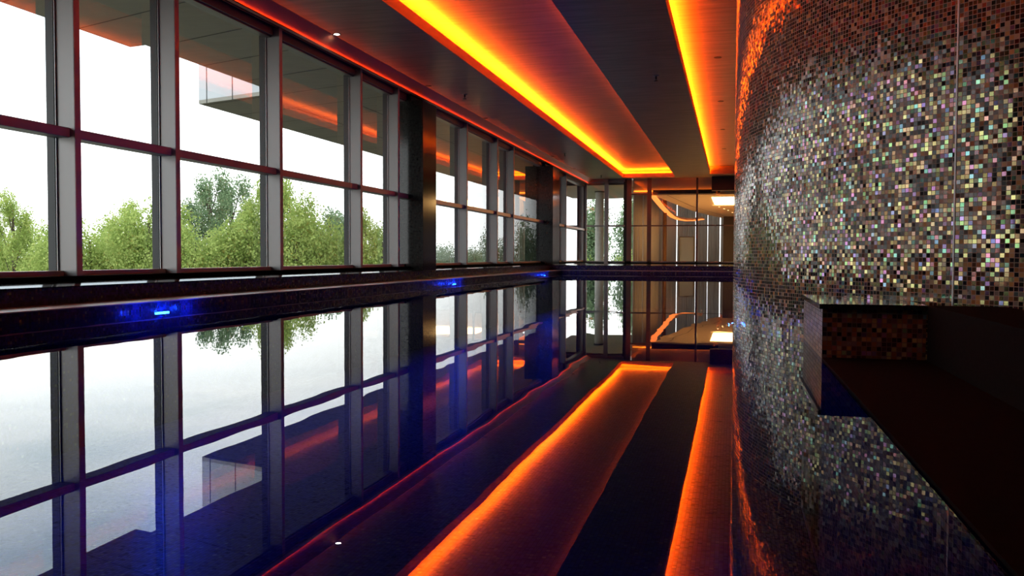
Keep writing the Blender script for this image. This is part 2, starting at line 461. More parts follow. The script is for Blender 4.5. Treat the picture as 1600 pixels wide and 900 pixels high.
tag(b.build('ceiling_panel', mt['ceil']), 'dropped dark ceiling panel between the two glowing coves', 'ceiling', kind='structure')
def strip_of(pts, name, label):
    """thin upstand standing on the trough edge"""
    bb = MB()
    for (xa, ya), (xb, yb) in zip(pts, pts[1:]):
        bb.poly([(xa, ya, ZC - .002), (xb, yb, ZC - .002), (xb, yb, ZF), (xa, ya, ZF)])
    return tag(bb.build(name, mt['lip']), label, 'cove edge', kind='structure')
strip_of([(C1X0 + .003, -5), (C1X0 + .003, C1Y1 - .003), (C1X1 - .003, C1Y1 - .003), (C1X1 - .003, -5)], 'trim_9', 'thin upstand glowing red round the edge of the wide cove')
strip_of([(C2X0 + .003, -5), (C2X0 + .003, C2Y1)], 'trim_10', 'thin upstand glowing red along the cove beside the round column')
# sloping band and slot diffuser above the glazing
b = MB()
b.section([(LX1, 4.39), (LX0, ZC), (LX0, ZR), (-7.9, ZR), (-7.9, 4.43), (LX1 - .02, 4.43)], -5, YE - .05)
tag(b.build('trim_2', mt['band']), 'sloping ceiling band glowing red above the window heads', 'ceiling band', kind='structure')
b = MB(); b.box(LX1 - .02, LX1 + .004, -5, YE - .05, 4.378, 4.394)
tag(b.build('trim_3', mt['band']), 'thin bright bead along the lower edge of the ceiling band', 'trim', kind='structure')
r = empty('slot_diffuser', (-7.29, 20, 4.39), 'long black double slot air diffuser above the window heads', 'air vent')
b = MB(); b.box(-7.35, -7.22, 2, YE - .3, 4.40, 4.43); b.build('slot', mt['black'], r)
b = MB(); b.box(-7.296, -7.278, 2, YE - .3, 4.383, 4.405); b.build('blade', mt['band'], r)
b = MB(); b.box(-7.62, -7.36, -5, YE, 4.26, 4.43)
tag(b.build('trim_4', mt['alu']), 'aluminium head beam over the long row of windows', 'beam', kind='structure')

def led(name, x0, x1, y0, y1, z, label, mat_=mt['led']):
    bb = MB(); bb.box(x0, x1, y0, y1, z - .01, z + .012); bb.box(x0 + .01, x1 - .01, y0 + .01, y1 - .01, ZL, z - .01)
    return tag(bb.build(name, mat_), label, 'light strip', 'hidden cove light strips')
led('light_strip', C1X0 - .19, C1X0 - .14, 0, C1Y1 + .14, ZF, 'orange light strip in the wide cove, along its window side')
led('light_strip', C1X1 + .14, C1X1 + .19, 0, C1Y1, ZF, 'orange light strip in the wide cove, along its column side', mt['led_soft'])
led('light_strip', C1X0 - .14, C1X1, C1Y1 + .14, C1Y1 + .19, ZF, 'orange light strip across the far end of the wide cove')
led('light_strip', C2X0 - .19, C2X0 - .14, 0, C2Y1, ZF, 'orange light strip in the cove beside the round column')

bb = MB(); bb.box(LX1 + .008, LX1 + .028, 0, YE - .1, 4.388, 4.394)
bb = tag(bb.build('light_strip', mt['led_edge']), 'thin orange light line hidden along the lower edge of the ceiling band', 'light strip')
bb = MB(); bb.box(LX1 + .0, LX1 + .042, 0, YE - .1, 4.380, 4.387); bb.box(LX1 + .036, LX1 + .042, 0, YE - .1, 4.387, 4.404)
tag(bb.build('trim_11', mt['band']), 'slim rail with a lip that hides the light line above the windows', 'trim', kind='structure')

def downlight(x, y, z, lit, label, grp, rad=.055):
    rr = empty('ceiling_downlight', (x, y, z), label, 'downlight', grp)
    bb = MB(); bb.lathe([(rad, z - .002), (rad, z - .008), (rad * .72, z - .008), (rad * .72, z - .002)], x, y, 20); bb.build('bezel', mt['black'], rr)
    bb = MB(); bb.lathe([(0, z - .004), (rad * .6, z - .005), (rad * .7, z - .003)], x, y, 20); bb.build('lens', mt['spot_on'] if lit else mt['gasket'], rr)
    return rr
ys = [14.85, 19.8, 24.75, 29.7, 34.65, 39.6]
names = ['lit white downlight at the window edge of the dark ceiling panel', 'first unlit downlight beyond the lit one near the windows',
         'second unlit downlight beyond the lit one near the windows', 'third unlit downlight beyond the lit one near the windows',
         'fourth unlit downlight beyond the lit one near the windows', 'unlit downlight farthest along the ceiling edge near the windows']
for i, (y, nm) in enumerate(zip(ys, names)): downlight(-6.9, y, ZC, i == 0, nm, 'downlights along the windows', .075)
for y, nm in zip((20.0, 25.6, 31.2, 36.8), ('nearest unlit downlight in the orange cove beside the round column', 'second unlit downlight in the orange cove beside the column',
        'third unlit downlight in the orange cove beside the column', 'farthest unlit downlight in the orange cove beside the column')):
    downlight(-.34, y, ZR, False, nm, 'downlights in the column side cove', .085)

def sprinkler(x, y, label):
    z = ZC
    rr = empty('sprinkler_head', (x, y, z), label, 'sprinkler', 'ceiling sprinklers')
    bb = MB(); bb.lathe([(.07, z - .001), (.06, z - .012), (.02, z - .014)], x, y, 16); bb.build('rosette', mt['alu'], rr)
    bb = MB(); bb.lathe([(.018, z), (.018, z - .07), (.008, z - .08), (.008, z - .11), (0, z - .11)], x, y, 10); bb.build('body', mt['black'], rr)
    bb = MB(); bb.lathe([(.0, z - .11), (.045, z - .11), (.045, z - .118), (0, z - .118)], x, y, 12); bb.build('deflector', mt['black'], rr)
sprinkler(-6.38, 21.0, 'small sprinkler head on the dark ceiling panel near the windows, the nearer one')
sprinkler(-6.24, 33.7, 'small sprinkler head farther along the dark ceiling panel near the windows')
sprinkler(-6.2, 43.2, 'small sprinkler head by the far corner of the hall ceiling')
sprinkler(-1.65, 19.8, 'small sprinkler head on the ceiling panel between the two coves')

# ------------------------------------------------------------------ long window wall
ZB, ZT, ZH = .40, 2.03, 4.26
b = MB(); b.box(-7.9, -7.7, -5, YE, -9, ZB); b.box(-7.7, -7.4, -5, 2.4, ZB, ZH)
tag(b.build('wall_left', mt['paper']), 'dark parapet wall under the long row of windows', 'wall', kind='structure')

def mullion(y, par, name='mullion'):
    """deep fin: outer cap, added orange-lit front, grey side and room edge; y = face towards the camera"""
    bb = MB(); bb.box(GX + .012, -7.25, y, y + .1, ZB, 4.39, .004); o = bb.build(name, mt['alu'], par)
    bb = MB(); bb.box(-7.254, -7.246, y + .004, y + .096, ZB + .003, 4.385, .002); bb.build('lit_front', mt['cap'], o)  # thin skin added to carry the painted orange light on the fin front
    bb = MB(); bb.box(GX - .1, GX + .004, y - .03, y + .12, ZB, 4.3); bb.build('gasket', mt['gasket'], o)
    bb = MB(); bb.box(GX + .004, GX + .016, y - .022, y - .002, ZB, 4.26); bb.build('glazing_bead', mt['alu_light'], o)
    return o

def bay(i, y0, y1, label, fin=True):
    """glazing from y0 to y1; its mullion (if any) stands at y1"""
    rr = empty('window_%d' % i, (GX, y0, ZB), label, 'window', kind='structure')
    for nm, z0, z1 in (('lower_pane', ZB + .055, ZT), ('upper_pane', ZT, ZH)):
        bb = MB(); bb.poly([(GX, y0, z0), (GX, y1, z0), (GX, y1, z1), (GX, y0, z1)]); bb.build(nm, mt['glass'], rr)
    bb = MB(); bb.box(GX - .03, -7.32, y0, y1, ZT - .055, ZT + .055, .004); o_ = bb.build('transom', mt['alu'], rr)
    bb = MB(); bb.box(-7.324, -7.316, y0, y1, ZT - .05, ZT + .05, .002); bb.build('lit_front', mt['cap'], o_)  # same added skin, orange light painted on the transom front
    bb = MB(); bb.box(GX - .03, -7.42, y0, y1, ZB, ZB + .06, .004); bb.build('bottom_rail', mt['cap'], rr)  # rail colour has the orange light painted in
    bb = MB(); bb.box(GX - .03, -7.40, y0, y1, ZH - .03, ZH + .01, .003); bb.build('head_rail', mt['alu'], rr)
    if fin: mullion(y1, rr)
    return rr
MY = [-1.0, 2.4, 5.6, 8.67, 10.56, 13.40, 16.69, 18.76]
lab = ['window bay nearest the camera end of the hall', 'second window bay from the camera end of the hall', 'window bay cut by the left edge, before the first tall fin',
       'narrow window bay with a notched roof edge in its upper pane', 'wide white-fascia window bay with two tall dark trees in its lower pane',
       'window bay right of the white-fascia bay, filled with one large bushy tree', 'narrow window bay just left of the nearer granite pier']
for i in range(2, 7): bay(i - 1, MY[i] + .1, MY[i + 1], lab[i])
bay(13 + 2, 2.4, 5.6, 'window bay nearest the camera, just beyond the left edge of the view')
bay(6, 18.86, 19.6, 'sliver of window squeezed between last fin and granite pier', False)
def pier(y0, y1, x, label):
    rr = empty('granite_pier', (x, y0, ZD), label, 'pier', 'granite piers in the window wall')
    bb = MB(); bb.box(-7.6, x, y0, y1, ZD, 2.0, .005); bb.build('lower_slab', mt['granite_clad'], rr)
    bb = MB(); bb.box(-7.6, x - .004, y0 + .004, y1 - .004, 2.0, 2.02); bb.box(-7.6, x, y0, y1, 2.02, 4.25, .005); bb.box(-7.6, -7.25, y0 + .01, y1 - .01, 4.25, 4.40); bb.build('upper_slab', mt['granite_clad'], rr)
pier(19.6, 20.55, -6.96, 'nearer of two tall dark granite piers dividing the window wall')
pier(34.9, 36.3, -6.93, 'farther dark granite pier in the window wall near the corner')
MY2 = [(20.55, 24.07, 'first window bay beyond the nearer granite pier'), (24.17, 27.42, 'second window bay beyond the nearer granite pier'),
       (27.52, 29.60, 'narrow window bay third beyond the nearer granite pier')]
for i, (a, c, l_) in enumerate(MY2): bay(7 + i, a, c, l_)
bay(10, 29.70, 34.9, 'window bay just before the farther granite pier with a round tree outside', False)
bay(11, 36.3, 39.6, 'window bay hidden just behind the farther granite pier')
bay(12, 39.7, YE - .1, 'last window bay of the long wall beside the far corner')

# ------------------------------------------------------------------ far end wall
def eframe(bb, x0, x1, z0, z1, d0=.08, d1=.06): bb.box(x0, x1, YE - d0, YE + d1, z0, z1, .004)
r = empty('window_13', (-6.5, YE, ZD), 'far end window with three panes looking out to poplar trees', 'window', kind='structure')
for nm, a, c in (('left_pane', -7.45, -6.33), ('right_pane', -6.13, -5.35)):
    for z0, z1 in ((ZD, 2.2), (2.2, 4.5)):
        bb = MB(); bb.poly([(a, YE, z0), (c, YE, z0), (c, YE, z1), (a, YE, z1)]); bb.build(nm, mt['glass'], r)
bb = MB(); eframe(bb, -7.6, -7.38, ZD, 4.6, .2); bb.build('corner_post', mt['alu'], r)
bb = MB(); eframe(bb, -6.33, -6.13, ZD, 4.6, .16); bb.build('mullion', mt['alu'], r)
bb = MB(); eframe(bb, -7.4, -5.3, 2.18, 2.26); bb.build('transom', mt['alu'], r)
bb = MB(); eframe(bb, -7.4, -5.3, ZD + .06, ZD + .13); bb.build('bottom_rail', mt['alu'], r)
bb = MB(); eframe(bb, -7.4, -5.3, 4.46, 4.62); bb.build('head_rail', mt['alu'], r)
bb = MB(); eframe(bb, -5.36, -5.2, ZD, 4.6, .02, .1); bb.build('black_post', mt['black'], r)

r = empty('window_14', (-3, YE, ZD), 'tall glass partition to the lounge with brown steel frames', 'window', kind='structure')
for a, c in ((-4.98, -4.17), (-3.95, -1.75), (-1.65, .9), (.95, 4.95)):
    for z0, z1 in ((ZD, 2.2), (2.2, 4.5)):
        bb = MB(); bb.poly([(a, YE, z0), (c, YE, z0), (c, YE, z1), (a, YE, z1)]); bb.build('pane', mt['glass_in'], r)
for a, c in ((-5.2, -4.96), (-4.17, -3.96), (-1.75, -1.65), (.88, .98)):
    bb = MB(); eframe(bb, a, c, ZD, 4.6); bb.build('post', mt['brown'], r)
bb = MB(); eframe(bb, -5.2, 4.98, 2.19, 2.25, .05, .03); bb.build('transom', mt['brown'], r)
bb = MB(); eframe(bb, -5.2, 4.98, ZD + .06, ZD + .13); bb.build('bottom_rail', mt['alu'], r)
bb = MB(); eframe(bb, -5.2, -3.95, 3.78, 3.86, .05, .03); bb.build('door_head', mt['brown'], r)
b = MB(); b.box(-.985, 4.95, YE - .55, YE - .1, 3.92, ZC)
tag(b.build('trim_5', mt['black']), 'black bulkhead under the ceiling at the far end beside the column', 'bulkhead', kind='structure')

# ------------------------------------------------------------------ lounge beyond the glass
b = MB(); b.box(-5.2, 6, YE + .2, 70, .1, ZD - .01); tag(b.build('floor_lounge', mt['cream']), 'floor of the lounge beyond the far glass partition', 'floor', kind='structure')
b = MB(); b.prism([(6, YE + .2), (6, 63.4), (-.2, 63.4), (-1.4, 63.2), (-2.6, 62.4), (-3.7, 60.4), (-4.2, 56.8), (-4.6, 51.8), (-5.1, 48.6), (-5.1, YE + .2)], 5.0, 5.15); tag(b.build('ceiling_lounge', mt['paper']), 'dark upper ceiling above the lounge curtains', 'ceiling', kind='structure')
b = MB(); b.box(5.9, 6, YE + .2, 70, .2, 5); tag(b.build('wall_lounge', mt['paper']), 'side wall of the lounge', 'wall', kind='structure')
b = MB(); b.box(-3.95, -.6, YE + .6, YE + .9, 3.86, 4.06)
tag(b.build('trim_6', mt['black']), 'black beam over the lounge glazing with orange glow above', 'beam', kind='structure')
b = MB(); b.box(-5.0, -.85, YE + 1.0, YE + 1.1, 3.95, 4.9)
tag(b.build('trim_7', mt['cream']), 'upright panel lit orange above the black lounge beam', 'panel', kind='structure')
b = MB(); b.box(-4.95, -.9, YE + .93, YE + .96, 4.03, 4.05)
tag(b.build('light_strip', mt['led_room']), 'orange light strip behind the black lounge beam', 'light strip')
def slopez(y): return 3.90 - (y - 46.2) * .058
# sloping cream ceiling sail, outlined in plan
sail = [(-3.98, 46.9), (-3.3, 46.9), (5.5, 46.9), (5.5, 61.0), (.2, 60.9), (-1.6, 56.5), (-2.6, 54.0), (-3.2, 51.6)]
sail = [(-4.0, 46.9), (5.5, 46.9), (5.5, 60.6), (.13, 60.6), (-1.4, 57.2), (-2.3, 54.6), (-2.95, 51.8), (-3.55, 49.0)]
b = MB()
b.poly([(x, y, slopez(y)) for x, y in reversed(sail)]); b.poly([(x, y, slopez(y) + .12) for x, y in sail])
for i in range(len(sail)):
    (xa, ya), (xb, yb) = sail[i], sail[(i + 1) % len(sail)]
    b.poly([(xa, ya, slopez(ya)), (xb, yb, slopez(yb)), (xb, yb, slopez(yb) + .12), (xa, ya, slopez(ya) + .12)])
r = empty('ceiling_sail', (0, 50, 3.6), 'cream sloping ceiling sail with warm light over the lounge', 'ceiling sail')
b.build('panel', mt['cream'], r)
b = MB()
for (xa, ya), (xb, yb) in (((-3.3, 47.0), (-2.2, 52.4)), ((-2.2, 52.4), (.2, 59.6))):
    b.poly([(xa, ya, slopez(ya) - .004), (xb, yb, slopez(yb) - .004), (xb + .05, yb, slopez(yb) - .004), (xa + .05, ya, slopez(ya) - .004)])
b.build('seam', mt['darkwood'], r)
# glowing curved channel that hooks round the end of the sail
def ribbon(pts, w_, h, mat, name, par):
    bb = MB(); n = len(pts); rings = []
    for i, (x, y) in enumerate(pts):
        a = pts[max(0, i - 1)]; c = pts[min(n - 1, i + 1)]
        d = Vector((c[0] - a[0], c[1] - a[1])).normalized(); p = Vector((-d.y, d.x))
        z = slopez(y) - .02
        rings.append([bb.bm.verts.new((x + p.x * s * w_, y + p.y * s * w_, z + t * h)) for s, t in ((-.5, 0), (.5, 0), (.5, 1), (-.5, 1))])
    for A, B in zip(rings, rings[1:]):
        for q in range(4):
            bb.bm.faces.new((A[q], A[(q + 1) % 4], B[(q + 1) % 4], B[q]))
    bb.bm.faces.new(rings[0]); bb.bm.faces.new(rings[-1][::-1])
    bmesh.ops.recalc_face_normals(bb.bm, faces=bb.bm.faces[:])
    return bb.build(name, mat, par)
hook = [(-4.03, 46.9), (-4.0, 49), (-3.95, 52), (-3.85, 55), (-3.7, 57.6), (-3.4, 59.3), (-2.95, 60.1), (-2.4, 60.0), (-1.9, 59.2)]
r = empty('cove_channel', (-3.9, 52, 3.6), 'curved orange glowing light channel hooking round under the lounge ceiling', 'light channel')
ribbon(hook, .2, .14, mt['cream'], 'housing', r)
ribbon([(x + .03, y - .02) for x, y in hook], .3, -.05, emit('glowing channel diffuser', (1, .22, .045), 1.7), 'diffuser', r)
r = empty('ceiling_lamp', (.2, 49, 3.7), 'bright yellow light panel in the lounge ceiling beside the column', 'light panel')
b = MB(); zz = [slopez(y) - .02 for y in (48.0, 51.2)]
b.poly([(-1.05, 48.0, zz[0]), (-.95, 51.2, zz[1]), (2.5, 51.2, zz[1]), (2.5, 48.0, zz[0])]); b.build('diffuser', mt['panel_light'], r)
b = MB(); b.box(-1.1, 2.55, 51.2, 51.3, zz[1] - .06, zz[1] + .1); b.build('frame', mt['cream'], r)
for i, (x, y, nm) in enumerate(((-.72, 52.6, 'leftmost'), (-.45, 53.6, 'second from left'), (-.22, 54.4, 'third from left'), (.02, 55.6, 'rightmost'))):
    z = slopez(y) - .003
    rr = empty('ceiling_downlight', (x, y, z), 'tiny lit warm downlight under the lounge ceiling, %s of four' % nm, 'downlight', 'lounge downlights')
    bb = MB(); bb.lathe([(.07, z), (.07, z - .006), (.05, z - .006)], x, y, 14); bb.build('bezel', mt['alu'], rr)
    bb = MB(); bb.lathe([(0, z - .008), (.05, z - .007)], x, y, 14); bb.build('lens', mt['spot_warm'], rr)

# curtains: a curved run of separate pleated lengths with gaps of daylight
path = [(-5.15, 48.5), (-4.6, 51.5), (-4.2, 56.5), (-3.7, 60.2), (-2.6, 62.2), (-1.4, 63.0), (-.2, 63.2)]
pl = [Vector(p) for p in path]; cum = [0]
for a, c in zip(pl, pl[1:]): cum.append(cum[-1] + (c - a).length)
def along(s):
    for i in range(len(pl) - 1):
        if s <= cum[i + 1] or i == len(pl) - 2:
            d = (pl[i + 1] - pl[i]).normalized()
            return pl[i] + d * (s - cum[i]), d
spans = [0, .9, 1.9, 2.95, 4.1, 5.3, 6.6, 8.0, 9.4, 10.8, 12.2, 13.4, 14.4, 15.3, 16.2, 17.1, 18.0, 18.9, cum[-1]]
words = ['first', 'second', 'third', 'fourth', 'fifth', 'sixth', 'seventh', 'eighth', 'ninth', 'tenth', 'eleventh', 'twelfth', 'thirteenth', 'fourteenth', 'fifteenth', 'sixteenth', 'seventeenth', 'eighteenth']
for i in range(len(spans) - 1):
    s0, s1 = spans[i], spans[i + 1] - (.26 if i < 6 else .09)
    n = max(8, int((s1 - s0) / .05)); bb = MB(); va = []; 
    for j in range(n + 1):
        s = s0 + (s1 - s0) * j / n
        p, d = along(s); q = Vector((-d.y, d.x)) * (.075 * math.sin(2 * PI * (s - s0) / .3))
        va.append([bb.bm.verts.new((p.x + q.x, p.y + q.y, z)) for z in (ZD, 2.5, 4.8)])
    for A, B in zip(va, va[1:]):
        for t in range(2):
            fc = bb.bm.faces.new((A[t], B[t], B[t + 1], A[t + 1])); fc.smooth = True
    m_, _ = along(s0)
    o = bb.build('curtain', mt['curtain'], None, (m_.x, m_.y, ZD))
    sd = o.modifiers.new('thick', 'SOLIDIFY'); sd.thickness = .012
    tag(o, 'pleated taupe curtain in the lounge, %s length from the window side' % words[i], 'curtain', 'lounge curtains')
r = empty('round_post', (-4.0, 55, ZD), 'slim round brown wooden post standing in the lounge before the curtains', 'post')
b = MB(); b.lathe([(.15, ZD), (.15, 4.9)], -4.0, 55, 20); b.build('shaft', mt['wood'], r)
b = MB(); b.lathe([(.2, ZD), (.2, ZD + .06), (.15, ZD + .07)], -4.0, 55, 20); b.build('foot', mt['brown'], r)
r = empty('door_1', (-2.85, 59.4, ZD), 'pale glass door in a slim grey frame in front of the lounge curtains', 'door', kind='structure')
b = MB()
b.box(-3.36, -3.3, 59.35, 59.45, ZD, 1.93); b.box(-2.42, -2.36, 59.35, 59.45, ZD, 1.93); b.box(-3.36, -2.36, 59.35, 59.45, 1.93, 1.99); b.build('frame', mt['alu'], r)
b = MB(); b.box(-3.3, -2.42, 59.39, 59.41, ZD, 1.93); b.build('leaf', plain('frosted pale glass', (.55, .7, .82), .6, 0, .2), r)
b = MB(); b.box(-2.5, -2.47, 59.33, 59.36, 1.0, 1.3, .005); b.build('handle', mt['alu_light'], r)
b = MB(); b.box(-.52, 3.0, 58.0, 58.2, ZD, 3.6)
tag(b.build('wall_panel', mt['darkwood']), 'dark wooden wall panel at the right end of the lounge curtains', 'wall panel', kind='structure')

# ------------------------------------------------------------------ outside: soffit, column, ground
ZS = 4.32
ang_ = math.radians(20)          # the building grid is turned against the window wall
out_ = [(-7.55, -6), (-7.55, 72), (-12.4, 72), (-12.4, 56.5)]
plan = [(-7.62, -6), (-7.62, YE + .2), (-5.2, YE + .2), (-5.2, 55.6), (-11.9, 58), (-11.9, 56.6), (-12.45, 56.6), (-12.62, 19.33), (-10.02, 18.44), (-10.02, 13.75), (-10.38, 13.82), (-10.4, -6)]
r = empty('roof_soffit', (-9, 20, ZS), 'grey panelled roof overhang above the windows, stepped along its edge', 'roof overhang', kind='structure')
b = MB(); pc = list(reversed(plan))
ar = sum(pc[i][0] * pc[(i + 1) % len(pc)][1] - pc[(i + 1) % len(pc)][0] * pc[i][1] for i in range(len(pc)))
if ar < 0: pc = pc[::-1]
b.prism(pc, ZS, ZS + .09, 0); b.build('underside', mt['soffit'], r)
b = MB(); b.prism(pc, ZS + .09, ZS + 2.4, 0); b.build('fascia', mt['fascia'], r)
# joints of the soffit panels (across, on the skewed grid, and along)
b = MB()
dxj, dyj = -math.cos(ang_), math.sin(ang_)
def inside(x, y):
    c = False; n = len(plan); j = n - 1
    for i in range(n):
        (xi, yi), (xj, yj) = plan[i], plan[j]
        if (yi > y) != (yj > y) and x < (xj - xi) * (y - yi) / (yj - yi) + xi: c = not c
        j = i
    return c
y = -4.0
while y < 56:
    # walk outwards from the window line while still under the roof
    x0 = -7.63; t = 0
    while inside(x0 + dxj * (t + .05), y + dyj * (t + .05)) and t < 8: t += .05
    if t > .2:
        px, py = -dyj * .016, dxj * .016
        q = [(x0 + px, y + py), (x0 + dxj * t + px, y + dyj * t + py), (x0 + dxj * t - px, y + dyj * t - py), (x0 - px, y - py)]
        b.poly([(a, c, ZS - .003) for a, c in q])
    y += 1.55
for x in (-8.85, -10.6):
    b.box(x - .016, x + .016, 19.6 if x > -9 else 20.5, 55, ZS - .004, ZS - .001)
b.build('panel_joint', mt['joint'], r)
b = MB()
e0, e1 = Vector((-12.62, 19.33)), Vector((-10.02, 18.44))
d = (e1 - e0).normalized(); nrm = Vector((d.y, -d.x))
if nrm.y > 0: nrm = -nrm
for u in (.3, 1.22):
    p = e0 + d * u
    b.prism([(p.x - d.x * .012, p.y - d.y * .012), (p.x - d.x * .012 + nrm.x * .006, p.y - d.y * .012 + nrm.y * .006), (p.x + d.x * .012 + nrm.x * .006, p.y + d.y * .012 + nrm.y * .006), (p.x + d.x * .012, p.y + d.y * .012)], ZS, ZS + 2.4)
bmesh.ops.recalc_face_normals(b.bm, faces=b.bm.faces[:])
b.build('fascia_joint', mt['joint'], r)
r = empty('outdoor_column', (-7.25, 50, -9), 'pale round outdoor column under the roof overhang beyond the end window', 'column')
b = MB(); b.lathe([(.24, -9), (.24, ZS - .06)], -7.25, 50, 32); b.build('shaft', mt['concrete'], r)
b = MB(); b.lathe([(.28, ZS - .06), (.28, ZS), (0, ZS)], -7.25, 50, 32); b.build('cap', mt['joint'], r)
b = MB(); b.box(-300, 80, -80, 420, -9.3, -9)
tag(b.build('ground', mt['grass']), 'grassy ground below the windows under the trees', 'ground', kind='structure')

# ------------------------------------------------------------------ trees
def leaf_mesh(name, blobs, n, size, mat, seed):
    rng = np.random.default_rng(seed)
    vol = np.array([bb[3] * bb[4] * bb[5] for bb in blobs]) ** .75
    cnt = (n * vol / vol.sum()).astype(int)
    P = []
    for bb, c in zip(blobs, cnt):
        v = rng.normal(size=(c, 3)); v /= np.linalg.norm(v, axis=1)[:, None]
        rad = rng.random(c) ** .45
        # ragged outline: bumps around the crown
        rad *= 1 + .22 * np.sin(v[:, 0] * 7 + seed) * np.sin(v[:, 1] * 6 + 1.3 * seed) + .12 * rng.normal(size=c)
        P.append(np.array(bb[:3]) + v * rad[:, None] * np.array(bb[3:]))
    P = np.concatenate(P); c = len(P)
    a = rng.normal(size=(c, 3)); a /= np.linalg.norm(a, axis=1)[:, None]
    t = rng.normal(size=(c, 3)); q = np.cross(a, t); q /= np.linalg.norm(q, axis=1)[:, None]
    s = size * (.6 + .8 * rng.random(c))[:, None]
    V = np.stack([P - a * s * .5, P + q * s * .3, P + a * s * .5, P - q * s * .3], 1).reshape(-1, 3)
    me = bpy.data.meshes.new(name)
    me.from_pydata(V.tolist(), [], np.arange(4 * c).reshape(-1, 4).tolist())
    me.materials.append(mat)
    return me
def trunk_mesh(h0, h1, r0, branches):
    bb = MB(); bb.lathe([(r0, h0), (r0 * .8, h0 * .5 + h1 * .5), (r0 * .35, h1)], 0, 0, 10)
    for (x, y, z) in branches:
        p0 = Vector((0, 0, z - 1.6)); p1 = Vector((x, y, z)); ax = (p1 - p0).normalized(); u = ax.orthogonal().normalized(); v = ax.cross(u)
        A = [bb.bm.verts.new(p0 + (u * math.cos(k_) + v * math.sin(k_)) * r0 * .4) for k_ in (0, 2.1, 4.2)]
        B = [bb.bm.verts.new(p1 + (u * math.cos(k_) + v * math.sin(k_)) * r0 * .12) for k_ in (0, 2.1, 4.2)]
        for k_ in range(3): bb.bm.faces.new((A[k_], A[(k_ + 1) % 3], B[(k_ + 1) % 3], B[k_]))
    me = bpy.data.meshes.new('trunk'); bb.bm.to_mesh(me); bb.bm.free(); me.materials.append(mt['bark'])
    return me
KINDS = {}
def kind(name, blobs, n, size, mat, seed, top):
    KINDS[name] = (leaf_mesh('crown', blobs, n, size, mt[mat], seed), trunk_mesh(0, top, .16, [(bb[0] * .8, bb[1] * .8, bb[2]) for bb in blobs]))
rng = random.Random(3)
# crowns in tree coordinates: foot at z = 0, tip about z = 8
def blobset(kind_):
    r_ = []
    if kind_ == 'round':
        r_ = [(0, 0, 4.2, 2.0, 2.0, 2.6), (1.1, .4, 3.2, 1.4, 1.4, 2.0), (-1.1, -.3, 3.4, 1.4, 1.4, 2.0), (.3, -.9, 5.8, 1.2, 1.2, 1.4), (-.5, .6, 6.6, .8, .8, 1.3)]
    elif kind_ == 'airy':
        for i in range(13):
            z = 3 + 5 * i / 13; q = 1.5 * (1 - .55 * i / 13); a = i * 2.4
            r_.append((q * math.cos(a), q * math.sin(a), z, .62, .62, .75))
        r_ += [(0, 0, 3.0, 1.5, 1.5, 1.6)]
    elif kind_ == 'poplar':
        for i in range(12):
            z = 1.5 + 6.2 * i / 12; q = .7 * (1 - .5 * i / 12); a = i * 2.1
            r_.append((q * math.cos(a), q * math.sin(a), z, .75, .75, 1.0))
    return r_
kind('round', blobset('round'), 26000, .13, 'leaf_a', 1, 6.8)
kind('airy', blobset('airy'), 22000, .12, 'leaf_a', 2, 7.6)
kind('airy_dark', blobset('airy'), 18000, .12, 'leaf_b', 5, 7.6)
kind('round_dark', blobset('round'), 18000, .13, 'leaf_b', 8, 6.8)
kind('poplar', blobset('poplar'), 20000, .12, 'leaf_b', 3, 7.6)
kind('far', blobset('round'), 12000, .16, 'leaf_c', 4, 6.8)
def tree(kd, x, y, top, width, rot, label, grp):
    """top = height of the tip above the water level"""
    h = top + 9
    o = empty('tree', (x, y, -9), label, 'tree', grp)
    o.scale = (width, width, h / 7.6); o.rotation_euler = (0, 0, rot)
    for nm, me in zip(('crown', 'trunk'), KINDS[kd]):
        c = bpy.data.objects.new(nm, me); COL.objects.link(c); c.parent = o
    return o
